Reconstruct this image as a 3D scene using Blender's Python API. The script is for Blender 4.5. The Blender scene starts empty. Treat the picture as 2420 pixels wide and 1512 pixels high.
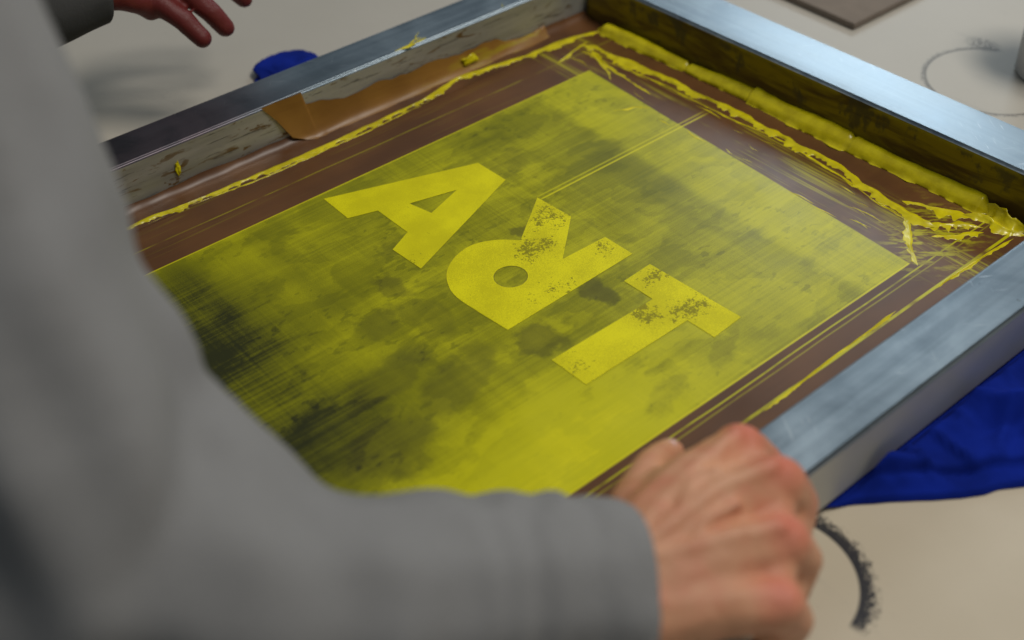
import bpy, bmesh, math, random
from mathutils import Vector, Matrix, noise as mn
random.seed(4)
scene=bpy.context.scene
col=scene.collection
MZ=0.010   # height of the screen fabric
# ---------------------------------------------------------------- node helper
class NT:
    def __init__(s,name):
        s.mat=bpy.data.materials.new(name); s.mat.use_nodes=True
        s.t=s.mat.node_tree; s.t.nodes.clear()
        s.out=s.n('ShaderNodeOutputMaterial'); s.b=s.n('ShaderNodeBsdfPrincipled')
        s.t.links.new(s.b.outputs[0],s.out.inputs[0])
        s.co=s.n('ShaderNodeTexCoord').outputs['Object']
        sp=s.n('ShaderNodeSeparateXYZ'); s.t.links.new(s.co,sp.inputs[0]); s.x,s.y,s.z=sp.outputs
    def n(s,t): return s.t.nodes.new(t)
    def put(s,sock,v):
        if isinstance(v,bpy.types.NodeSocket): s.t.links.new(v,sock)
        elif v is not None:
            if sock.type=='RGBA' and len(v)==3: v=(*v,1)
            sock.default_value=v
    def m(s,op,a,b=None,c=None,clamp=False):
        n=s.n('ShaderNodeMath'); n.operation=op; n.use_clamp=clamp
        for i,v in enumerate((a,b,c)):
            if v is not None: s.put(n.inputs[i],v)
        return n.outputs[0]
    def add(s,a,b): return s.m('ADD',a,b)
    def sub(s,a,b): return s.m('SUBTRACT',a,b)
    def mul(s,a,b): return s.m('MULTIPLY',a,b)
    def mx(s,a,b): return s.m('MAXIMUM',a,b)
    def mi(s,a,b): return s.m('MINIMUM',a,b)
    def ss(s,v,a,b,o0=0.,o1=1.):
        n=s.n('ShaderNodeMapRange'); n.interpolation_type='SMOOTHSTEP'
        if a>b: a,b,o0,o1=b,a,o1,o0
        s.put(n.inputs[0],v)
        for i,q in enumerate((a,b,o0,o1)): n.inputs[i+1].default_value=q
        return n.outputs[0]
    def vec(s,x,y,z=0.):
        n=s.n('ShaderNodeCombineXYZ'); s.put(n.inputs[0],x); s.put(n.inputs[1],y); s.put(n.inputs[2],z); return n.outputs[0]
    def noise(s,scale=(1,1,1),det=4,rough=.55,off=0.,rot=0.,dist=0.,co=None):
        mp=s.n('ShaderNodeMapping'); s.put(mp.inputs[0],co or s.co)
        if rot:
            r=s.n('ShaderNodeMapping'); s.put(r.inputs[0],co or s.co); r.inputs['Rotation'].default_value=(0,0,rot)
            s.put(mp.inputs[0],r.outputs[0])
        mp.inputs['Scale'].default_value=scale if not isinstance(scale,(int,float)) else (scale,)*3
        mp.inputs['Location'].default_value=(off,off*1.7,off*.6)
        n=s.n('ShaderNodeTexNoise'); s.put(n.inputs['Vector'],mp.outputs[0])
        n.inputs['Scale'].default_value=1; n.inputs['Detail'].default_value=det; n.inputs['Roughness'].default_value=rough
        n.inputs['Distortion'].default_value=dist
        return n.outputs[0]
    def mix(s,f,a,b):
        n=s.n('ShaderNodeMix'); n.data_type='RGBA'; s.put(n.inputs[0],f); s.put(n.inputs[6],a); s.put(n.inputs[7],b); return n.outputs[2]
    def ell(s,cx,cy,rx,ry,soft=.25,x=None,y=None,ang=0.):
        x=x or s.x; y=y or s.y
        dx=s.sub(x,cx); dy=s.sub(y,cy)
        if ang:
            c,q=math.cos(ang),math.sin(ang)
            dx,dy=s.add(s.mul(dx,c),s.mul(dy,q)),s.sub(s.mul(dy,c),s.mul(dx,q))
        a=s.m('POWER',s.mul(dx,1/rx),2.); b=s.m('POWER',s.mul(dy,1/ry),2.)
        return s.ss(s.m('SQRT',s.add(a,b)),1+soft,1-soft)
    def band(s,v,c,w,soft):
        return s.ss(s.m('ABSOLUTE',s.sub(v,c)),w+soft,w)
    def fin(s,colr,rough=.5,metal=0.,spec=.5,bump=None,bs=.2,bd=.001,**k):
        s.put(s.b.inputs['Base Color'],colr); s.put(s.b.inputs['Roughness'],rough); s.put(s.b.inputs['Metallic'],metal)
        s.put(s.b.inputs['Specular IOR Level'],spec)
        for kk,v in k.items(): s.put(s.b.inputs[kk.replace('_',' ')],v)
        if bump is not None:
            n=s.n('ShaderNodeBump'); n.inputs['Strength'].default_value=bs; n.inputs['Distance'].default_value=bd
            s.put(n.inputs['Height'],bump); s.t.links.new(n.outputs[0],s.b.inputs['Normal'])
        return s.mat
YEL=(.76,.69,.001); YEL2=(.56,.53,.001); OLV=(.195,.195,.001); DRK=(.028,.030,.005); BRN=(.150,.064,.021); BRN2=(.095,.041,.016)
# ---------------------------------------------------------------- materials
def mat_screen():
    s=NT('printing_screen_surface')
    w1=s.mul(s.sub(s.noise(34,4,.6,off=3),.5),.045); w2=s.mul(s.sub(s.noise(34,4,.6,off=9),.5),.045)
    wx=s.add(s.x,w1); wy=s.add(s.y,w2)
    big=s.noise(7,3,off=1); mid=s.noise(26,4,off=2,dist=.5)
    sx=s.noise((9,560,1),3,.6,off=4); sx2=s.noise((5,60,1),5,.65,off=5,dist=.3)
    sy=s.noise((520,8,1),3,.6,off=6); sy2=s.noise((42,3,1),4,.6,off=7,dist=.3)
    gate=s.ss(s.noise(10,2,off=51),.38,.62)
    v=s.add(.505,s.mul(s.sub(big,.5),.34))
    v=s.add(v,s.mul(s.sub(mid,.5),.22))
    v=s.add(v,s.mul(s.sub(sx,.5),.24)); v=s.add(v,s.mul(s.sub(sx2,.5),.34))
    v=s.add(v,s.mul(s.sub(sy,.5),s.mul(gate,.20))); v=s.add(v,s.mul(s.sub(sy2,.5),.28))
    for o_,lv in ((31,.50),(33,.57)):
        pn=s.noise((14,26,1),4,.55,off=o_,dist=.3); v=s.sub(v,s.mul(s.ss(pn,lv,lv+.03),.07))
    v=s.add(v,s.mul(s.ss(s.x,.556,.570),.13))
    v=s.add(v,s.mul(s.ell(.31,.345,.09,.05,.8),.38))
    v=s.add(v,s.mul(s.ell(.50,.36,.14,.05,.9),.14))
    v=s.add(v,s.mul(s.band(s.y,.505,.010,.03),s.mul(s.ss(s.x,.36,.27),.22)))
    v=s.add(v,s.mul(s.band(s.x,.262,.012,.02),s.mul(s.ss(s.y,.40,.60),.16)))
    dk=s.mul(s.ss(s.add(s.x,s.mul(w1,.8)),.330,.190),s.mul(s.ss(s.add(s.y,s.mul(w2,.5)),.36,.47),s.ss(s.y,.72,.58)))
    v=s.sub(v,s.mul(dk,s.add(-.40,s.add(s.mul(sx,.9),s.add(s.mul(sx2,.6),s.mul(sy,.35))))))
    stains=[(.328,.540,.012,.016,.12),(.429,.444,.011,.012,.19),(.371,.433,.015,.017,.15),(.310,.440,.036,.017,.08),(.275,.47,.035,.014,.08),
            (.432,.530,.008,.009,.15),(.327,.500,.012,.022,.06),(.30,.515,.018,.010,.07),(.36,.575,.014,.01,.06),
            (.47,.60,.03,.012,.06),(.245,.42,.03,.02,.10),(.40,.345,.02,.008,.07),(.45,.35,.02,.008,.07)]
    acc=None
    for a,b,c,d,e in stains:
        q=s.mul(s.ell(a,b,c,d,.24,wx,wy,.3),e)
        acc=q if acc is None else s.mx(acc,q)
    v=s.sub(v,s.mul(acc,s.add(.25,s.mul(sx,1.4))))
    dr=s.mul(s.ss(s.noise((90,170,1),3,.5,off=44),.60,.64),s.ss(s.noise(14,2,off=46),.50,.60)); v=s.sub(v,s.mul(dr,.11))
    sp=s.noise(1500,1,.7); v=s.add(v,s.mul(s.sub(sp,.5),.32))
    ink=s.mix(s.ss(v,-.05,.36),DRK,OLV); ink=s.mix(s.ss(v,.28,.80),ink,YEL2); ink=s.mix(s.ss(v,.80,1.15),ink,YEL)
    ink=s.mix(s.mul(acc,1.7),ink,(.090,.070,.016))
    bn=s.noise((5,60,1),3,.6,off=12); bn2=s.noise(14,3,off=13)
    brn=s.mix(s.ss(s.add(s.mul(bn,.35),s.mul(bn2,.65)),.30,.70),BRN2,BRN)
    a1=s.mul(s.ss(sx,.62,.75),s.mul(s.ss(s.y,.655,.66),.14))
    a2=s.mul(s.ss(s.add(sy,s.mul(s.ss(s.x,.60,.66),.06)),.46,.66),s.mul(s.ss(s.x,.60,.604),s.ss(s.x,.672,.655)))
    a2=s.mul(a2,s.ss(s.noise((40,9,1),4,.6,off=15),.45,.65))
    c2=s.mul(s.ell(.645,.335,.035,.030,.7,wx,wy,.5),s.ss(s.noise((60,200,1),4,.65,off=18,rot=.7),.48,.62))
    a3=s.mul(s.ss(s.noise((8,160,1),3,.6,off=16),.55,.68),s.mul(s.ss(s.y,.70,.72),.30))
    lines=None
    for c,wd,st in ((.3185,.0003,.8),(.3145,.0002,.4),(.2985,.0008,.9),(.690,.0003,.35)):
        q=s.mul(s.band(s.add(s.y,s.mul(s.sub(s.noise((12,12,1),2,off=c*50),.5),.002)),c,wd,.0006),s.mul(s.ss(s.noise((30,30,1),3,off=c*90),.30,.55),st))
        lines=q if lines is None else s.mx(lines,q)
    amt=s.m('MAXIMUM',s.mx(s.mx(a1,s.mul(c2,.75)),s.mul(a2,.60)),s.mx(a3,lines),clamp=True)
    brn=s.mix(amt,brn,YEL2)
    fx=s.sub(s.x,s.add(.609-.326*.0504,s.mul(s.y,.0504)))
    e=s.mul(s.sub(s.noise((25,25,1),3,off=20),.5),.0012)
    ins=s.mul(s.ss(s.add(fx,e),.0006,-.0006),s.mul(s.ss(s.add(s.y,e),.3245,.3255),s.ss(s.add(s.y,e),.6638,.6628)))
    colr=s.mix(ins,brn,ink)
    ed=s.mx(s.band(s.y,.3252,.0004,.0006),s.band(s.y,.6632,.0003,.0006))
    ed=s.mul(ed,s.mul(s.ss(fx,.002,-.002),.65))
    colr=s.mix(ed,colr,YEL)
    for c,st in ((.5490,.75),(.5530,.5)):
        q=s.mul(s.band(s.y,c,.0004,.0007),s.mul(s.ss(s.x,.468,.475),s.ss(s.x,.655,.64)))
        colr=s.mix(s.mul(q,st),colr,YEL)
    rough=s.add(.36,s.mul(s.sub(mid,.5),.22))
    bmp=s.add(s.mul(sx,.5),s.mul(sp,.3))
    return s.fin(colr,rough,0,.33,bump=bmp,bs=.18,bd=.0004)
def mat_letter(spots,off):
    s=NT('open_stencil_ink'); 
    g=s.noise(620,3,.75,off=off); g2=s.noise(170,4,.7,off=off+3); f=s.noise(1500,1,.7,off=off)
    big=s.noise(30,3,off=off)
    c=s.mix(s.ss(s.add(big,s.mul(s.sub(f,.5),1.0)),.3,.75),(.62,.56,.001),(.82,.75,.002))
    msk=None
    for a,b,rx,ry,st in spots:
        q=s.mul(s.ell(a,b,rx,ry,.9),st); msk=q if msk is None else s.mx(msk,q)
    th=s.add(s.add(s.mul(g,.5),s.mul(g2,.5)),s.mul(msk,.15))
    c=s.mix(s.mul(s.ss(th,.640,.665),.9),c,(.24,.215,.004))
    return s.fin(c,.5,0,.2,bump=s.add(s.mul(f,.5),s.mul(g2,.5)),bs=.2,bd=.0004)
def mat_ink():
    s=NT('thick_yellow_ink'); b=s.noise(70,3,off=2); st=s.noise((240,30,200),3,off=5)
    c=s.mix(s.ss(b,.3,.7),(.54,.45,.003),(.74,.64,.008))
    return s.fin(c,.26,0,.45,bump=s.add(b,s.mul(st,.4)),bs=.3,bd=.0012)
def mat_metal(kind):
    s=NT('aluminium_'+kind)
    sc=(3,150,40) if kind=='long' else (150,3,40)
    m=s.noise(18,5,.6,off=1,dist=.6); br=s.noise(sc,3,.6,off=3)
    lg=s.noise((3,12,5) if kind=='long' else (12,3,5),3,.6,off=8,dist=.4)
    c=s.mix(s.ss(s.add(s.mul(m,.6),s.mul(br,.4)),.35,.65),(.175,.22,.255),(.30,.36,.40))
    c=s.mix(s.mul(s.ss(lg,.42,.66),.5),c,(.085,.11,.13))
    scr=None
    for i,a in enumerate((.6,2.2)):
        n=s.noise((40,900,40),2,.5,off=20+i,rot=a); gate=s.noise(22,2,off=40+i)
        q=s.mul(s.ss(n,.68,.74),s.ss(gate,.50,.60)); scr=q if scr is None else s.mx(scr,q)
    c=s.mix(s.mul(scr,.5),c,(.75,.77,.78))
    sp=s.ss(s.noise(240,3,.6,off=60),.70,.73)
    c=s.mix(s.mul(sp,.6),c,(.04,.04,.04))
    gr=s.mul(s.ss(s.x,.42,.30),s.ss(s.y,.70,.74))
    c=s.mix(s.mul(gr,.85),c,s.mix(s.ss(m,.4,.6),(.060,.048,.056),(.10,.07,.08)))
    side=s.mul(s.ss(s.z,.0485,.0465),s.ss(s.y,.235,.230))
    c=s.mix(side,c,s.mix(m,(.40,.40,.37),(.54,.54,.50)))  # outer side coloured paler, standing in for the table reflected in it
    r=s.add(s.add(.36,s.mul(s.sub(m,.5),.22)),s.mul(s.sub(br,.5),.16))
    return s.fin(c,r,s.sub(.78,s.mul(side,.62)),.5,bump=s.add(br,s.mul(scr,.6)),bs=.10,bd=.0004)
def mat_wall_left():
    s=NT('aluminium_inner_wall'); m=s.noise((6,1,60),4,.6,off=1)
    c=s.mix(s.ss(m,.3,.7),(.33,.33,.30),(.52,.52,.48))
    st=s.noise((40,1,170),4,.65,off=4,dist=.8); st2=s.noise((24,1,300),4,.7,off=6)
    g=s.ss(s.noise((14,1,14),2,off=9),.42,.58)
    c=s.mix(s.mul(s.ss(st,.585,.63),s.mul(g,.9)),c,(.18,.10,.02))
    c=s.mix(s.mul(s.ss(st2,.58,.65),.7),c,(.05,.05,.045))
    c=s.mix(s.ss(s.add(s.z,s.mul(st,.01)),.022,.016),c,(.17,.09,.03))
    return s.fin(c,.33,.5,.5,bump=st,bs=.12,bd=.0005)
def mat_wall_far():
    s=NT('ink_coated_inner_wall'); a=s.noise((1,14,90),4,.6,off=2,dist=.6); b=s.noise((1,60,40),4,.6,off=5); 
    c=s.mix(s.ss(a,.35,.65),(.08,.045,.010),(.27,.20,.005))
    c=s.mix(s.mul(s.ss(s.add(b,s.mul(s.z,4)),.66,.76),.8),c,(.06,.05,.03))
    c=s.mix(s.mul(s.ss(s.z,.043,.049),s.ss(a,.40,.5)),c,(.38,.31,.01))
    return s.fin(c,.42,0,.35,bump=a,bs=.3,bd=.001)
def mat_tape(light):
    s=NT('brown_packing_tape'); a=s.noise((9,30,34),3,.5,off=2,dist=.4); b=s.noise(26,3,.5,off=6)
    c=s.mix(s.ss(s.add(s.mul(a,.4),s.mul(b,.6)),.30,.70),(.22,.100,.020),(.30,.145,.028)) if light else s.mix(s.ss(b,.3,.7),(.090,.038,.015),(.140,.060,.021))
    if light:
        q=s.mul(s.ss(s.x,.46,.62),s.ss(s.noise((20,60,90),4,.65,off=9),.50,.62)); c=s.mix(s.mul(q,.6),c,(.42,.34,.01))
    return s.fin(c,.36,0,.35,bump=a,bs=.45,bd=.003)
def mat_table():
    s=NT('table_top_laminate'); a=s.noise(5,4,off=1); g=s.noise(400,3,.7,off=2)
    c=s.mix(s.ss(a,.3,.7),(.50,.43,.315),(.59,.515,.395))
    far=s.ss(s.add(s.x,s.mul(s.y,.8)),.7,1.2)
    c=s.mix(s.mul(far,.65),c,(.44,.43,.40))
    c=s.mix(s.mul(s.ss(g,.62,.72),.18),c,(.3,.27,.22))
    def ring(cx,cy,r,a0,a1,wid,spk,off,den):
        dx=s.sub(s.x,cx); dy=s.sub(s.y,cy)
        rr=s.m('SQRT',s.add(s.mul(dx,dx),s.mul(dy,dy))); an=s.m('ARCTAN2',dy,dx)
        k=s.noise((14,1,1),5,.7,off=off,co=s.vec(an,s.mul(rr,420)))
        gr=s.noise(750,4,.8,off=off+1); 
        outer=s.add(r,s.mul(s.ss(k,.28,.72),spk))
        t=s.m('DIVIDE',s.sub(rr,r),spk)
        body=s.mul(s.ss(rr,r-wid,r-wid+.0010),s.ss(s.sub(rr,outer),.0016,-.0008))
        ang=s.mul(s.ss(an,a0,a0+.12),s.ss(an,a1,a1-.12))
        return s.mul(s.mul(body,ang),s.ss(s.sub(gr,s.mul(s.ss(t,-.1,1.),.20)),den,den+.03))
    m1=ring(.345,.217,.0475,-1.45,.34,.0030,.0110,3,.33)
    m2=s.mx(ring(.877,.435,.055,.4,3.14,.002,.006,7,.40),ring(.877,.435,.055,-3.14,-1.2,.002,.006,8,.42))
    m3=s.mul(s.mul(s.ell(.925,.475,.010,.014,.5),s.ss(s.noise(500,3,.75,off=9),.46,.53)),.8)
    c=s.mix(m1,c,(.012,.011,.015)); c=s.mix(s.mul(m2,.7),c,(.05,.05,.05)); c=s.mix(m3,c,(.05,.05,.05))
    sm=s.noise((60,9,1),4,.7,off=11); c=s.mix(s.mul(s.ss(sm,.62,.75),.14),c,(.2,.19,.18))
    return s.fin(c,.5,0,.3,bump=g,bs=.08,bd=.0004)
def mat_cloth(name,c0,c1,sc=1400):
    s=NT(name); a=s.noise(22,4,off=1); w=s.noise(sc,2,.6,off=2)
    c=s.mix(s.ss(a,.3,.7),c0,c1)
    return s.fin(c,.92,0,.12,bump=w,bs=.35,bd=.0006)
def mat_sweat():
    s=NT('grey_heather_sweatshirt'); a=s.noise(10,4,off=1); w=s.noise(500,3,.8,off=2)
    c=s.mix(s.add(s.mul(a,.6),s.mul(w,.4)),(.155,.153,.152),(.30,.297,.293))
    c=s.mix(s.mul(s.ss(s.y,.76,.82),.85),c,(.045,.045,.045))  # far sleeve: its shade is mixed into the fabric colour
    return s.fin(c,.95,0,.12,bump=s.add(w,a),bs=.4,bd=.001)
def mat_skin(kn):
    s=NT('skin'); a=s.noise(70,4,off=1); b=s.noise(25,3,off=2); f=s.noise((350,900,350),4,.7,off=3,dist=.5)
    c=s.mix(s.ss(b,.3,.7),(.54,.245,.13),(.64,.325,.185))
    c=s.mix(s.mul(s.ss(a,.42,.72),.42),c,(.56,.16,.09))
    c=s.mix(s.mul(s.ss(f,.55,.68),.20),c,(.38,.13,.08))
    msk=None
    for k,r in kn:
        vm=s.n('ShaderNodeVectorMath'); vm.operation='DISTANCE'; s.put(vm.inputs[0],s.co); vm.inputs[1].default_value=k
        q=s.ss(s.add(vm.outputs['Value'],s.mul(s.sub(a,.5),.012)),r,0.); msk=q if msk is None else s.mx(msk,q)
    c=s.mix(s.mul(msk,.60),c,(.62,.12,.085))
    c=s.mix(s.mul(s.ss(s.y,.70,.78),.95),c,(.12,.006,.010))  # far hand: red ink stain, with the hand's shade darkened into it
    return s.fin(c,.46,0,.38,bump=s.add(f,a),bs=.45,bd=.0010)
def mat_plain(name,c,rough=.5,metal=0.,n=.2):
    s=NT(name); a=s.noise(60,4,off=1)
    return s.fin(s.mix(a,tuple(x*(1-n) for x in c),tuple(min(1,x*(1+n)) for x in c)),rough,metal)
# ---------------------------------------------------------------- mesh helpers
def mk(name,verts,faces,mats,parent=None,smooth=True,label=None,fm=None):
    me=bpy.data.meshes.new(name); me.from_pydata([tuple(v) for v in verts],[],faces); me.update()
    o=bpy.data.objects.new(name,me); col.objects.link(o)
    for m_ in (mats if isinstance(mats,list) else [mats]): me.materials.append(m_)
    if fm:
        for i,p in enumerate(me.polygons): p.material_index=fm[i]
    if smooth:
        for p in me.polygons: p.use_smooth=True
    if parent: o.parent=parent
    if label: o["label"]=label
    return o
def empty(name,label,cat):
    e=bpy.data.objects.new(name,None); col.objects.link(e); e.empty_display_size=.05; e["label"]=label; e["category"]=cat; return e
def nz(p,s): return mn.noise(Vector(p)*s)
def resamp(pts,step):
    out=[]; P=[Vector(p) for p in pts]
    P=[P[0]+(P[0]-P[1])]+P+[P[-1]+(P[-1]-P[-2])]
    for i in range(1,len(P)-2):
        a,b,c,d=P[i-1:i+3]; n=max(1,int((c-b).length/step))
        for k in range(n):
            t=k/n
            out.append(.5*((2*b)+(c-a)*t+(2*a-5*b+4*c-d)*t*t+(3*b-a-3*c+d)*t**3))
    out.append(P[-2]); return out
def ridge(name,pts,w,h,mat,parent,seed=0,rag=.6,z0=MZ,step=.0010,lean=0.,zf=None,fr=1.,wav=0.):
    """ragged smear of ink lying on the screen: one steep lip, one thin feathered side"""
    P=resamp([(a[0],a[1],0) for a in pts],step); n=len(P); K=16; V=[];F=[]
    for i,p in enumerate(P):
        t=(P[min(i+1,n-1)]-P[max(i-1,0)]).normalized(); nn=Vector((-t.y,t.x,0)); s_=i*step
        A=lambda f,o: mn.noise(Vector((s_*f*fr+seed*17.3,o,seed*.7)))
        e=min(1,i/10+.03,(n-1-i)/10+.03)
        wl=w*max(.2,1+rag*(A(28,0)+.5*A(90,1)))*e
        wr=w*max(.2,1+rag*(1.6*A(35,5)+1.3*A(120,6)+.8*A(300,7)))*e
        hh=h*max(.25,1+.8*A(45,9)+.4*A(150,10))*e
        sh=w*rag*.45*A(22,12)+wav*A(15,13); zz0=z0+(zf(p) if zf else 0); pk=.30+.25*A(40,14)
        for k in range(K+1):
            u=1-2*k/K
            lat=(wl if u>0 else wr)*u
            prof=max(0,1-abs((u-pk)/(1-pk if u>pk else 1+pk)))**(.55 if u>pk else 1.5)
            zz=hh*prof*(1+.18*mn.noise(Vector((s_*260,k*.6,seed))))
            V.append((p.x+nn.x*(lat+sh),p.y+nn.y*(lat+sh),zz0+(max(zz,.00012) if 0<k<K else -.0003)))
    for i in range(n-1):
        for k in range(K):
            a=i*(K+1)+k; F.append((a,a+1,a+K+2,a+K+1))
    return mk(name,V,F,mat,parent)
def union(name,chains,vox,mats,parent,smooth=4,sp=.3):
    """closed surface grown over tapered limb chains"""
    bm=bmesh.new(); bmesh.ops.create_icosphere(bm,subdivisions=2,radius=1)
    bv=[v.co.copy() for v in bm.verts]; bf=[tuple(v.index for v in f.verts) for f in bm.faces]; bm.free()
    V=[];F=[]
    for ch in chains:
        for (p0,r0),(p1,r1) in zip(ch[:-1],ch[1:]):
            p0=Vector(p0);p1=Vector(p1); L=(p1-p0).length; n=max(2,int(L/(min(r0,r1)*sp))+1)
            for i in range(n+1):
                t=i/n; r=r0+(r1-r0)*t; c=p0.lerp(p1,t); b=len(V)
                V+=[c+v*r for v in bv]; F+=[(x+b,y+b,z+b) for x,y,z in bf]
    me=bpy.data.meshes.new(name); me.from_pydata(V,[],F)
    o=bpy.data.objects.new(name,me); col.objects.link(o)
    r=o.modifiers.new('r','REMESH'); r.mode='VOXEL'; r.voxel_size=vox
    s=o.modifiers.new('s','SMOOTH'); s.factor=.5; s.iterations=smooth
    dg=bpy.context.evaluated_depsgraph_get(); ne=bpy.data.meshes.new_from_object(o.evaluated_get(dg))
    o.modifiers.clear(); o.data=ne; bpy.data.meshes.remove(me); ne.name=name
    ne.materials.clear()
    for m_ in (mats if isinstance(mats,list) else [mats]): ne.materials.append(m_)
    for p in ne.polygons: p.use_smooth=True
    if parent: o.parent=parent
    return o
def displace(o,fn):
    me=o.data; me.update(); N=[v.normal.copy() for v in me.vertices]
    for v,n in zip(me.vertices,N): v.co=v.co+n*fn(v.co)
    me.update()
# ---------------------------------------------------------------- table
table=empty('table',"cream laminate work table marked with black ink rings",'table'); table.location=(.7,.5,0)
def box(name,x0,x1,y0,y1,z0,z1,mat,parent=None,bev=.002):
    bm=bmesh.new(); bmesh.ops.create_cube(bm,size=1)
    for v in bm.verts: v.co=Vector(((x0+x1)/2+v.co.x*(x1-x0),(y0+y1)/2+v.co.y*(y1-y0),(z0+z1)/2+v.co.z*(z1-z0)))
    bmesh.ops.bevel(bm,geom=bm.edges[:],offset=bev,segments=2,affect='EDGES')
    me=bpy.data.meshes.new(name); bm.to_mesh(me); bm.free(); me.materials.append(mat)
    o=bpy.data.objects.new(name,me); col.objects.link(o)
    if parent: o.parent=parent; o.matrix_parent_inverse=Matrix.Translation(-parent.location)
    return o
M_table=mat_table()
box('table_top',-.12,1.9,-.5,1.9,-.03,0,M_table,table,.004)
# ---------------------------------------------------------------- screen frame
scr=empty('screen_printing_frame',"aluminium silkscreen frame coated in wet yellow ink, lying on table",'screen printing frame')
M_long=mat_metal('long'); M_cross=mat_metal('cross'); M_wl=mat_wall_left(); M_wf=mat_wall_far(); M_ink=mat_ink()
I=[(.690,.738),(.704,.267),(.12,.267),(.12,.738)]; Oo=[(.742,.778),(.754,.228),(.08,.228),(.08,.778)]
Z0,Z1=.0045,.05
V=[];F=[];FM=[]
for lst,z in ((I,Z0),(I,Z1),(Oo,Z1),(Oo,Z0)):
    V+= [(a,b,z) for a,b in lst]
for i in range(4):
    j=(i+1)%4; top=[1,0,1,0][i]
    F.append((i,j,4+j,4+i)); FM.append([3,0,1,2][i])
    F.append((4+i,4+j,8+j,8+i)); FM.append(top)
    F.append((8+i,8+j,12+j,12+i)); FM.append(top)
    F.append((12+i,12+j,j,i)); FM.append(top)
bars=mk('aluminium_bars',V,F,[M_long,M_cross,M_wl,M_wf],scr,smooth=False,fm=FM)
bmx=bmesh.new(); bmx.from_mesh(bars.data); bmesh.ops.recalc_face_normals(bmx,faces=bmx.faces); 
ed=[e for e in bmx.edges if not (abs(e.verts[0].co.z-e.verts[1].co.z)<1e-6 and ((e.verts[0].co.xy-e.verts[1].co.xy).length<.075))]
bmesh.ops.bevel(bmx,geom=ed,offset=.0022,segments=4,affect='EDGES'); bmx.to_mesh(bars.data); bmx.free()
for p in bars.data.polygons: p.use_smooth = p.area<.004
V=[(.12,.267,MZ),(.7045,.267,MZ),(.6905,.738,MZ),(.12,.738,MZ)]
fab=mk('screen_fabric',V,[(0,1,2,3)],mat_screen(),scr,smooth=False)
def poly(name,outer,hole,mat,z,label=None,parent=fab):
    bm=bmesh.new(); es=[]
    for lp in ([outer]+([hole] if hole else [])):
        vs=[bm.verts.new((a,b,z)) for a,b in lp]
        for i in range(len(vs)): es.append(bm.edges.new((vs[i],vs[(i+1)%len(vs)])))
    bmesh.ops.triangle_fill(bm,edges=es,use_beauty=True,use_dissolve=False)
    for f in bm.faces:
        if f.normal.z<0: f.normal_flip()
    me=bpy.data.meshes.new(name); bm.to_mesh(me); bm.free(); me.materials.append(mat)
    o=bpy.data.objects.new(name,me); col.objects.link(o); o.parent=parent
    if label: o["label"]=label
    return o
Aout=[(.3519,.6569),(.4670,.6172),(.4682,.5855),(.3564,.5421),(.3543,.5726),(.3741,.5820),(.3734,.6176),(.3516,.6246)]
Ah=[(.3960,.6093),(.4325,.5998),(.4011,.5892)]
Rs=[(.4281,.5210),(.4709,.5522),(.4736,.5180),(.4363,.4854),(.4752,.4842),(.4761,.4575),(.3605,.4538),(.3576,.4787)]
P0=[(.3560,.5015),(.3600,.5165),(.3690,.5290),(.3838,.5375),(.3999,.5395),(.4160,.5325),(.4281,.5210)]
Rout=Rs[1:]+[(p.x,p.y) for p in resamp([(a,b,0) for a,b in [(.3576,.4787)]+P0],.002)][1:]
Rh=[(.3970+.0118*math.cos(a),.4945+.0115*math.sin(a)) for a in [i*math.tau/40 for i in range(40)]]
Tout=[(.477,.4415),(.482,.363),(.4545,.361),(.4535,.3838),(.364,.3832),(.363,.414),(.452,.4138),(.451,.440)]
M_edge=mat_plain('stencil_edge_shadow',(.15,.135,.004),.5,0,.3)
def grow(loop,d):
    n=len(loop); A=sum(loop[i][0]*loop[(i+1)%n][1]-loop[(i+1)%n][0]*loop[i][1] for i in range(n)); sg=1 if A>0 else -1; out=[]
    for i in range(n):
        a=Vector(loop[i-1]);b=Vector(loop[i]);c=Vector(loop[(i+1)%n])
        n1=Vector(((b-a).y,-(b-a).x)).normalized()*sg; n2=Vector(((c-b).y,-(c-b).x)).normalized()*sg
        m_=(n1+n2); k=1/max(.4,m_.length_squared/2); out.append(tuple(b+m_*.5*k*d*1.0))
    return out
for nm,o_,h_,spots,sd,lb in (('letter_a',Aout,Ah,[(.362,.553,.010,.008,.5)],1,"yellow open stencil letter A"),
        ('letter_r',Rout,Rh,[(.460,.530,.018,.016,1.),(.430,.508,.018,.014,1.1),(.468,.475,.010,.012,.9),(.41,.465,.02,.008,.8)],5,"upside-down yellow open stencil letter R"),
        ('letter_t',Tout,None,[(.468,.43,.012,.008,1.1),(.462,.392,.018,.012,1.1),(.438,.408,.010,.016,1.2),(.37,.40,.012,.010,.7)],9,"yellow open stencil letter T")):
    q=poly(nm,o_,h_,mat_letter(spots,sd),MZ+.00022,lb)
    poly('stencil_edge',grow(o_,.00028),[ (a+( .397-a)*.03,b+(.4945-b)*.03) if nm=='letter_r' else (a+(.41-a)*.03,b+(.599-b)*.03) for a,b in h_] if h_ else None,M_edge,MZ+.00012,None,fab)
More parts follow.
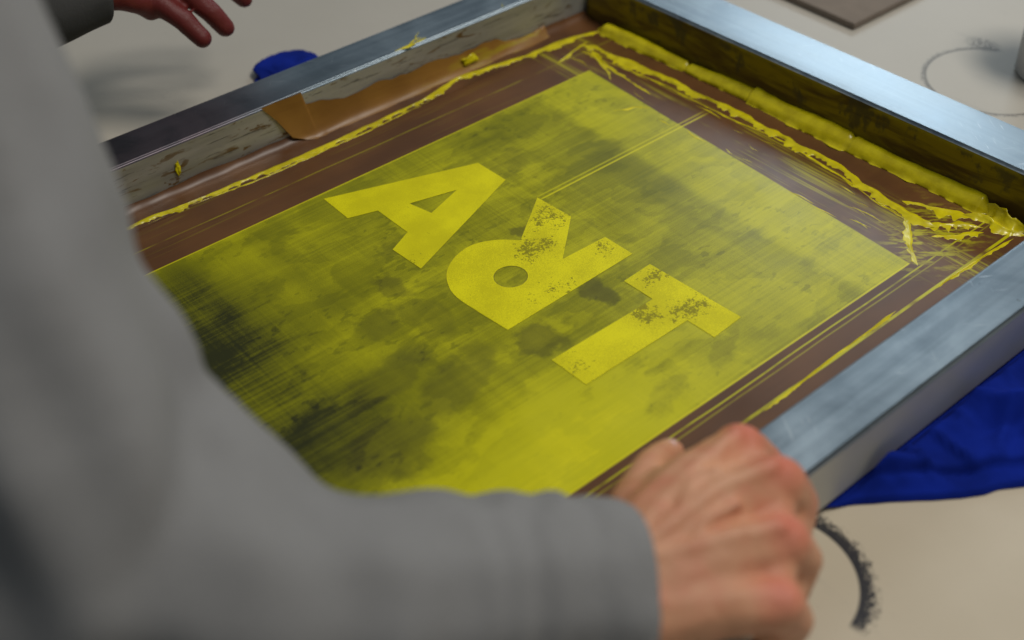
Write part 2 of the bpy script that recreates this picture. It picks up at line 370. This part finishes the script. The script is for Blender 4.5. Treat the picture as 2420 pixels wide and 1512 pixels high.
# brown tape
M_tl=mat_tape(True); M_td=mat_tape(False)
V=[];F=[];n=160
for i in range(n+1):
    t=i/n; x=.354+t*.285
    if x<.390: top=.0503
    else: top=.037-.018*((x-.39)/.25)+.008*nz((x,0,1),22)+.003*nz((x,0,5),90)
    top=max(top,.0172) if x>.39 else top
    base=.7315+.002*nz((x,3,1),30)
    for k,(yy,zz) in enumerate(((.7372,top),(.7366,top*.55+.008),(.7345,.0165),(base,.0118),(base-.004,MZ+.0003))):
        wob=.0008*nz((x,yy,zz),45)
        xs=max(0,(.404-x)/.05)*.042*(k/4)
        V.append((x+xs,yy+wob,zz if k in(0,4) else zz+wob))
for i in range(n):
    for k in range(4): a=i*5+k; F.append((a,a+5,a+6,a+1))
mk('packing_tape',V,F,M_tl,scr,label="ochre brown tape stuck up the inner wall")
V=[];F=[]
for i in range(n+1):
    t=i/n; x=.121+t*.568
    for k,(yy,zz) in enumerate(((.7376,.0170+.002*nz((x,0,3),22)),(.7355,.0125),(.729,.0108),(.714,MZ+.0002))):
        V.append((x,yy+.0008*nz((x,yy,3),70),zz+(.0010*nz((x,yy,0),50) if k<2 else 0)))
for i in range(n):
    for k in range(3): a=i*4+k; F.append((a,a+4,a+5,a+1))
mk('packing_tape',V,F,M_td,scr,label="dark brown tape sealing the corner of the screen")
# ink
lift=lambda p: max(0,(p.y-.714))*.08
LP=[(.13,.721),(.220,.720),(.274,.7185),(.330,.716),(.380,.7155),(.434,.716),(.495,.719),(.530,.7265),(.562,.722),(.623,.717),(.665,.712),(.682,.708)]
ridge('ink_ridge',LP,.0026,.0009,M_ink,scr,1,1.0,zf=lift)
ridge('ink_ridge',[(a,b-.0035) for a,b in LP[1:-2]],.0007,.0003,M_ink,scr,11,1.2,wav=.002)
BP=[(.652,.700),(.657,.671),(.660,.628),(.664,.597),(.665,.550),(.666,.506),(.667,.464),(.665,.427),(.659,.395),(.654,.358),(.657,.335)]
ridge('ink_ridge',BP,.0042,.0012,M_ink,scr,2,1.2)
ridge('ink_ridge',[(a-.007,b-.004) for a,b in BP[:-1]],.0007,.0002,M_ink,scr,12,1.3,wav=.006)
ridge('ink_ridge',[(.428,.2968),(.47,.2985),(.52,.300),(.562,.3010)],.0009,.0005,M_ink,scr,3,1.0)
ridge('ink_ridge',[(.60,.2975),(.65,.2960),(.685,.294)],.0013,.0006,M_ink,scr,4,1.0)
for k,(pts,w,h) in enumerate((([(.655,.362),(.640,.350),(.622,.334),(.611,.320)],.0026,.0003),
      ([(.655,.345),(.666,.330),(.680,.315)],.0060,.0008),([(.664,.372),(.674,.350),(.684,.328)],.0042,.0008),([(.645,.333),(.660,.322),(.676,.312)],.0038,.0004),
      ([(.628,.640),(.638,.655),(.652,.69)],.0018,.0003),([(.596,.602),(.612,.595),(.622,.585)],.0016,.0002),([(.612,.69),(.630,.695),(.66,.702)],.0016,.0003),([(.636,.60),(.640,.64),(.648,.69)],.0016,.0002))):
    ridge('ink_smear',pts,w,h,M_ink,scr,70+k,1.3,fr=1.6)
for k in range(22):
    x=random.uniform(.612,.655); y=random.uniform(.33,.69); l=random.uniform(.008,.03)
    ridge('ink_smear',[(x,y),(x+random.uniform(-.002,.002),y+l/2),(x+random.uniform(-.003,.003),y+l)],random.uniform(.0004,.0011),.0002,M_ink,scr,20+k,1.1)
# fat bead of ink along the far rail
P=resamp([(.680,.712,.018),(.683,.669,.018),(.684,.636,.018),(.686,.604,.018),(.689,.55,.018),(.690,.489,.018),(.693,.414,.018),(.695,.36,.018),(.697,.322,.018)],.0010)
V=[];F=[];K=28;n=len(P)
for i,p in enumerate(P):
    s_=i*.0010; r=.0050*(1+.30*mn.noise(Vector((s_*14,0,0)))+.08*mn.noise(Vector((s_*70,3,0))))
    for g,wd,dp in ((.105,.0012,.40),(.172,.0009,.5),(.27,.002,.15)):
        r*=1-dp*math.exp(-((s_-g)/wd)**2)
    r*=min(1,i/9+.12,(n-1-i)/9+.12)*(1.12 if s_>.17 else .90)
    sx=.0014*mn.noise(Vector((s_*16,9,0)))
    tr=max(0,mn.noise(Vector((s_*48,4,2))))+.6*max(0,mn.noise(Vector((s_*140,8,2))))
    for k in range(K):
        a=math.tau*k/K; ca,sa=math.cos(a),math.sin(a)
        rr_=r*(1+.05*mn.noise(Vector((s_*90,ca*1.5,sa*1.5)))+ (.18*mn.noise(Vector((s_*14,ca*1.6,7+sa)))))
        xo=ca*rr_*1.15; zo=sa*rr_*.92+.65*r*ca
        if ca<-.2 and sa<.45: xo-= r*1.2*tr*(.45-sa)
        V.append((p.x+sx+.001+xo,p.y,max(MZ+.0001,MZ+r*.62+zo)))
for i in range(n-1):
    for k in range(K):
        a=i*K+k;b=i*K+(k+1)%K; F.append((a,b,b+K,a+K))
F.append(tuple(range(K)));F.append(tuple((n-1)*K+k for k in range(K-1,-1,-1)))
mk('ink_bead',V,F,M_ink,scr,label="thick squeegeed bead of yellow ink")
for k,(pts,w,h) in enumerate((([(.682,.335),(.690,.318),(.688,.304),(.695,.290)],.004,.003),([(.697,.335),(.698,.318),(.694,.305),(.70,.292)],.0035,.007))):
    ridge('ink_smear',pts,w,h,M_ink,scr,50+k,1.1)
def blob(name,c,r,par,seed,mat=None,a=.35):
    bm=bmesh.new(); bmesh.ops.create_icosphere(bm,subdivisions=4,radius=1)
    V=[(Vector((v.co.x*r[0],v.co.y*r[1],v.co.z*r[2]))*(1+a*mn.noise(v.co*1.4+Vector((seed,0,0)))+a*.4*mn.noise(v.co*4+Vector((seed,0,0)))))+Vector(c) for v in bm.verts]
    F=[tuple(v.index for v in f.verts) for f in bm.faces]; bm.free()
    return mk(name,V,F,mat or M_ink,par)
blob('ink_splash',(.552,.7335,.0195),(.008,.0018,.0038),scr,3,a=.6)
blob('ink_splash',(.279,.7372,.030),(.0018,.0008,.005),scr,5,a=.7)
for k,(pts,w) in enumerate((([(.482,.7412),(.50,.7408),(.515,.7425)],.0012),([(.493,.7405),(.506,.746),(.512,.7445)],.0009),([(.505,.7405),(.509,.749),(.516,.754)],.0007),([(.595,.7405),(.60,.747)],.001))):
    ridge('ink_splash',pts,w,.0005,M_ink,scr,60+k,.9,z0=Z1+.0001)
# ---------------------------------------------------------------- cloths
M_blue=mat_cloth('blue_cotton',(.002,.012,.16),(.004,.020,.27))
def cloth():
    V=[];F=[];nu=180;nv=80
    p0=Vector((.397,.231)); d=Vector((.1,-.063)).normalized(); 
    for i in range(nu+1):
        s_=i/nu*.50
        e=p0+d*s_; e+=Vector((0,.005*nz((s_,0,0),18)+.0015*nz((s_,4,0),70)))
        tgt=Vector((e.x+ .035+.02*s_,.262))
        for k in range(nv+1):
            t=k/nv; q=e.lerp(tgt,t); dist=(q-e).length
            z=.0045*min(1,dist/.002)**.5
            hem=.011+.012*s_+.004*nz((s_,1,0),20)
            if dist>hem: z+= .0055*min(1,(dist-hem)/.003)**.6
            else: z-= .0012*math.exp(-((dist-hem)/.002)**2)
            rd=1-abs(nz((q.x*.8+q.y*.5,q.y*1.6,2),13)); rd2=1-abs(nz((q.x*1.5,q.y-q.x*.6,7),26))
            wv=.017*max(0,rd-.70)/.30+.007*max(0,rd2-.74)/.26+.006*max(0,nz((q.x,q.y,5),12))
            mound=math.sin(math.pi*min(1,max(0,(q.y-e.y)/max(.01,.232-e.y))))
            z+=wv*mound*min(1,dist/.02)
            z=z if q.y<.222 else z+(.003-z)*min(1,(q.y-.222)/.005)
            V.append((q.x,q.y,max(z,.0008)))
    for i in range(nu):
        for k in range(nv): a=i*(nv+1)+k; F.append((a,a+nv+1,a+nv+2,a+1))
    o=mk('cloth',V,F,M_blue); o["label"]="royal blue cotton rag folded under the metal frame"; o["category"]="cloth"
cloth()
bm=bmesh.new(); bmesh.ops.create_icosphere(bm,subdivisions=5,radius=1)
V=[]
for v in bm.verts:
    c=v.co; f=1+.24*mn.noise(c*1.5); f+=.09*(1-abs(mn.noise(c*2.0+Vector((4,0,0))))*3)
    V.append((.443+c.x*.034*f,.838+c.y*.036*f,max(.001,.004+c.z*.007*f)))
F=[tuple(v.index for v in f.verts) for f in bm.faces]; bm.free()
o=mk('rag',V,F,M_blue); o["label"]="crumpled royal blue rag beside the metal frame"; o["category"]="rag"
# ---------------------------------------------------------------- cardboard and container
card=box('cardboard',.0,.42,.0,.35,.0,.006,mat_plain('grey_cardboard',(.20,.16,.125),.85),None,.0006)
card.location=(.862,.568,.0008); card.rotation_euler=(0,0,math.radians(-.5)); card["label"]="flat grey-brown cardboard sheet lying on the table"; card["category"]="cardboard"
can=empty('ink_container',"pale grey round ink tub standing on the table",'container'); can.location=(.930,.402,0)
def lathe(name,prof,mat,parent):
    V=[];F=[];K=64
    for r,z in prof:
        for k in range(K): a=math.tau*k/K; V.append((r*math.cos(a),r*math.sin(a),z))
    for i in range(len(prof)-1):
        for k in range(K): a=i*K+k;b=i*K+(k+1)%K; F.append((a,b,b+K,a+K))
    F.append(tuple(range(K-1,-1,-1))); F.append(tuple((len(prof)-1)*K+k for k in range(K)))
    return mk(name,V,F,mat,parent)
lathe('tub',[(.037,.0008),(.0385,.002),(.040,.06),(.041,.10)],mat_plain('tub_plastic',(.62,.61,.60),.35),can)
lathe('lid',[(.0435,.098),(.044,.10),(.044,.110),(.043,.112),(.040,.1125)],mat_plain('lid_plastic',(.5,.5,.5),.35),can)
# ---------------------------------------------------------------- person
person=empty('person',"person in grey sweatshirt gripping frame edge, other hand hovering",'person')
HW=Vector((.238,.222,.085)); HS=.955
def H(p):
    q=HW+(Vector(p)-HW)*HS; k=min(1,max(0,(p[0]-.24)/.05))
    return q+Vector((.000,.004,.0030))*k
kn=[((.344,.241,.098),.024),((.337,.211,.101),.022),((.314,.186,.095),.022),((.288,.167,.087),.020),((.352,.207,.066),.016),((.358,.235,.070),.016)]
kn=[(tuple(H(a)),b) for a,b in kn]
body=[
 [((-.24,.64,-.06),.13),((-.18,.64,.08),.125),((-.06,.64,.30),.12),((.0,.64,.38),.09),((.045,.642,.47),.052),((.075,.643,.52),.052)],
 [((-.06,.58,.30),.11),((.02,.50,.39),.07)],[((-.06,.70,.30),.11),((0.,.78,.39),.07)],
 [((-.24,.56,-.05),.11),((-.06,.56,.30),.10)],[((-.24,.72,-.05),.11),((-.06,.72,.30),.10)],
 [((.085,.643,.585),.088),((.115,.643,.570),.080)],[((.12,.643,.53),.055),((.155,.643,.525),.045)],
 [((.185,.643,.575),.012),((.205,.643,.555),.012)],[((.095,.555,.57),.016),((.09,.553,.55),.012)],[((.095,.731,.57),.016),((.09,.733,.55),.012)],
 [((.02,.50,.39),.066),((.062,.468,.405),.058),((.056,.391,.28),.050),((.041,.329,.165),.042),((.133,.271,.118),.040),((.205,.240,.092),.029)],
 [((0.,.78,.39),.066),((.03,.82,.40),.060),((.04,.88,.29),.050),((.06,.925,.18),.042),((.18,.88,.140),.034),((.262,.860,.130),.024)],
 [((.262,.860,.130),.024),((.290,.862,.130),.020)],
 [((.285,.855,.130),.019),((.312,.864,.130),.013)],[((.285,.860,.131),.019),((.332,.869,.135),.0132)],
 [((.285,.865,.131),.019),((.350,.878,.133),.0128)],[((.285,.870,.130),.018),((.362,.890,.128),.0115)],
 [((.312,.864,.130),.0110),((.330,.842,.112),.0098),((.345,.823,.094),.0088),((.352,.813,.080),.0078)],
 [((.332,.869,.135),.0114),((.354,.840,.114),.0098),((.369,.825,.092),.0088),((.376,.820,.078),.0078)],
 [((.352,.880,.133),.0110),((.382,.860,.115),.0096),((.400,.850,.096),.0086),((.410,.848,.081),.0076)],
 [((.364,.894,.128),.0100),((.400,.890,.114),.0086),((.418,.882,.100),.0076),((.425,.878,.090),.0070)],
 [((.285,.852,.128),.016),((.308,.842,.120),.0110),((.320,.840,.112),.0098),((.328,.842,.102),.0086)],
]
hand=[
 [((.200,.240,.092),.026),((.247,.231,.087),.0215)],[((.200,.240,.092),.026),((.236,.208,.080),.0215)],
 [((.247,.231,.087),.0210),((.300,.238,.086),.0172),((.338,.239,.083),.0143)],
 [((.244,.224,.086),.0215),((.296,.220,.088),.0176),((.333,.212,.086),.0146)],
 [((.240,.214,.083),.0215),((.280,.200,.085),.0172),((.311,.188,.081),.0140)],
 [((.236,.208,.080),.0210),((.265,.187,.079),.0162),((.287,.169,.074),.0130)],
 [((.25,.22,.072),.022),((.305,.215,.068),.020)],[((.25,.215,.07),.02),((.290,.190,.064),.019)],
 [((.335,.236,.081),.0137),((.331,.214,.082),.0143),((.310,.193,.078),.0137),((.289,.174,.072),.0125)],
 [((.318,.232,.060),.018),((.300,.195,.055),.020)],
 [((.345,.232,.064),.0130),((.338,.208,.062),.0142),((.315,.188,.056),.0142),((.292,.172,.052),.0122)],
 [((.354,.229,.058),.0098),((.346,.206,.056),.0105),((.322,.186,.052),.0105),((.298,.170,.047),.0092)],
 [((.252,.229,.1050),.004),((.300,.236,.1003),.0042),((.336,.240,.0965),.0048)],
 [((.252,.222,.1055),.004),((.298,.219,.1038),.0042),((.330,.212,.1010),.0048)],
 [((.248,.215,.1030),.004),((.282,.199,.0998),.0042),((.308,.188,.0952),.0048)],
 [((.255,.226,.1052),.0022),((.275,.222,.1064),.0022),((.292,.229,.1046),.0022),((.308,.226,.1041),.0022)],
 [((.262,.206,.1006),.0022),((.280,.211,.1034),.0022),((.300,.206,.1021),.0022)],
 [((.340,.240,.084),.0142),((.357,.236,.063),.0118),((.358,.222,.044),.0100),((.345,.214,.031),.0088)],
 [((.335,.211,.087),.0146),((.350,.208,.063),.0122),((.347,.204,.040),.0104),((.330,.206,.030),.0090)],
 [((.312,.187,.082),.0140),((.326,.184,.059),.0116),((.323,.184,.037),.0100),((.306,.190,.027),.0088)],
 [((.288,.168,.075),.0128),((.300,.166,.053),.0106),((.297,.168,.034),.0092),((.282,.176,.025),.0080)],
 [((.248,.234,.080),.019),((.278,.253,.076),.0145),((.302,.267,.070),.0108),((.320,.276,.061),.0095),((.332,.279,.055),.0082)],
 [((.275,.250,.078),.016),((.305,.245,.078),.014)],
]
body+=[[(tuple(H(p)),r*HS) for p,r in ch] for ch in hand]
b=union('body',body,.0020,mat_skin(kn),person,smooth=5)
def skinbump(c):
    if c.x>.22 and c.z<.12 and c.y<.3:
        return .0005*nz(c,100)+.0003*abs(nz(c,280))
    return .0006*nz(c,80)
displace(b,skinbump)
sweat=[
 [((-.25,.64,-.10),.145),((-.18,.64,.08),.140),((-.06,.64,.30),.135),((.0,.64,.38),.105),((.03,.642,.44),.062)],
 [((-.06,.58,.30),.125),((.02,.50,.39),.085)],[((-.06,.70,.30),.125),((0.,.78,.39),.085)],
 [((-.25,.56,-.09),.125),((-.06,.56,.30),.115)],[((-.25,.72,-.09),.125),((-.06,.72,.30),.115)],
 [((.02,.50,.39),.082),((.062,.468,.405),.071),((.058,.397,.282),.067),((.052,.350,.207),.066),((.045,.328,.163),.063),((.087,.297,.139),.057),((.133,.271,.117),.050),((.205,.240,.095),.044),((.232,.223,.087),.042),((.26,.21,.08),.042)],
 [((.054,.360,.216),.054),((.077,.322,.164),.054),((.106,.292,.134),.050)],
 [((0.,.78,.39),.082),((.03,.82,.40),.074),((.04,.88,.29),.064),((.06,.925,.18),.056),((.17,.880,.140),.046),((.25,.862,.126),.037),((.285,.862,.127),.033),((.32,.86,.128),.032)],
]
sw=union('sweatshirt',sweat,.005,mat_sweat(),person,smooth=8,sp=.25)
cdir=Vector((.86,-.44,-.22)).normalized(); cpt=Vector((.236,.222,.088))
def folds(c):
    f=.006*nz(c,8)+.004*nz((c.x*1.6,c.y,c.z*.8),22)
    d=(c-Vector((.041,.329,.165))).length
    ax=(c-Vector((.041,.329,.165))).dot(Vector((.85,-.45,-.2)))
    f+=.0026*math.sin(ax*110+4*nz(c,16))*math.exp(-((d-.08)/.08)**2)
    u=(c-cpt).dot(cdir)
    if (c-cpt).length<.12 and u<.004:
        f+=.0013*math.sin(u*300+4*nz(c,25))*math.exp(-((u+.045)/.03)**2)
        if u>-.030: f-=.0012*min(1,(u+.030)/.006)
        if u>-.006: f-=.0020*min(1,((u+.006)/.006)**2)
    elif (c-cpt).length<.12: f-=.0032
    if c.y>.8: f*=.4
    return f
displace(sw,folds)
bm=bmesh.new(); bm.from_mesh(sw.data)
for pc,pn in ((cpt,cdir),(Vector((.296,.860,.127)),Vector((.96,.05,-.05)).normalized())):
    fs=[f for f in bm.faces if (f.calc_center_median()-pc).length<.10]
    g=set(fs)
    for f in fs: g.update(f.edges); g.update(f.verts)
    bmesh.ops.bisect_plane(bm,geom=list(g),plane_co=pc,plane_no=pn,clear_outer=True)
bm.to_mesh(sw.data); bm.free()
so=sw.modifiers.new('thickness','SOLIDIFY'); so.thickness=.003; so.offset=-1
hair=union('hair',[[((.075,.643,.60),.096),((.055,.643,.575),.092),((.04,.643,.54),.07)]],.004,mat_plain('brown_hair',(.06,.035,.02),.7),person)
M_nail=mat_plain('fingernail',(.62,.36,.30),.3,0,.08)
def nail(c,n,d,s_=(.0052,.0042,.0015)):
    z=Vector(n).normalized(); x=Vector(d); x=(x-z*x.dot(z)).normalized(); y=z.cross(x)
    bm=bmesh.new(); bmesh.ops.create_uvsphere(bm,u_segments=24,v_segments=12,radius=1)
    V=[Vector(c)+x*v.co.x*s_[0]+y*v.co.y*s_[1]+z*v.co.z*s_[2] for v in bm.verts]; F=[tuple(v.index for v in f.verts) for f in bm.faces]; bm.free()
    mk('fingernail',V,F,M_nail,person)
nail(H((.330,.2790,.0628)),(.1,.15,1),(1,0,-.5))
# ---------------------------------------------------------------- light
w=bpy.data.worlds.new("World"); scene.world=w; w.use_nodes=True; t=w.node_tree
bg=t.nodes['Background']; tc=t.nodes.new('ShaderNodeTexCoord'); sp=t.nodes.new('ShaderNodeSeparateXYZ'); t.links.new(tc.outputs['Generated'],sp.inputs[0])
mr=t.nodes.new('ShaderNodeMapRange'); t.links.new(sp.outputs[2],mr.inputs[0]); mr.inputs[1].default_value=-.1; mr.inputs[2].default_value=.9
rp=t.nodes.new('ShaderNodeValToRGB'); t.links.new(mr.outputs[0],rp.inputs[0])
rp.color_ramp.elements[0].color=(.09,.085,.08,1); rp.color_ramp.elements[1].color=(.33,.34,.35,1)
e=rp.color_ramp.elements.new(.5); e.color=(.22,.29,.35,1)
t.links.new(rp.outputs[0],bg.inputs[0]); bg.inputs[1].default_value=.50
def area(name,loc,target,size,power,colr):
    l=bpy.data.lights.new(name,'AREA'); l.shape='RECTANGLE'; l.size,l.size_y=size; l.energy=power; l.color=colr
    o=bpy.data.objects.new(name,l); col.objects.link(o); o.location=loc
    o.rotation_euler=(Vector(target)-Vector(loc)).to_track_quat('-Z','Y').to_euler(); return o
area('ceiling_light',(1.0,-.02,1.65),(.45,.36,0),(.7,.40),18.5,(1,.955,.88))
area('window_light',(3.4,2.15,1.75),(.5,.45,0),(1.0,.8),22,(.80,.92,1))
# ---------------------------------------------------------------- camera
cam=bpy.data.cameras.new('camera'); co=bpy.data.objects.new('camera',cam); col.objects.link(co)
co.location=(0,0,.525); co.rotation_euler=(math.radians(48.8391),math.radians(1.3939),math.radians(-39.9674))
cam.sensor_width=36; cam.lens=36*2838.07/2420; cam.clip_start=.02; cam.clip_end=50
cam.dof.use_dof=True; cam.dof.focus_distance=.84; cam.dof.aperture_fstop=3.6
scene.camera=co
scene.view_settings.view_transform='Standard'; scene.view_settings.look='None'; scene.view_settings.exposure=0
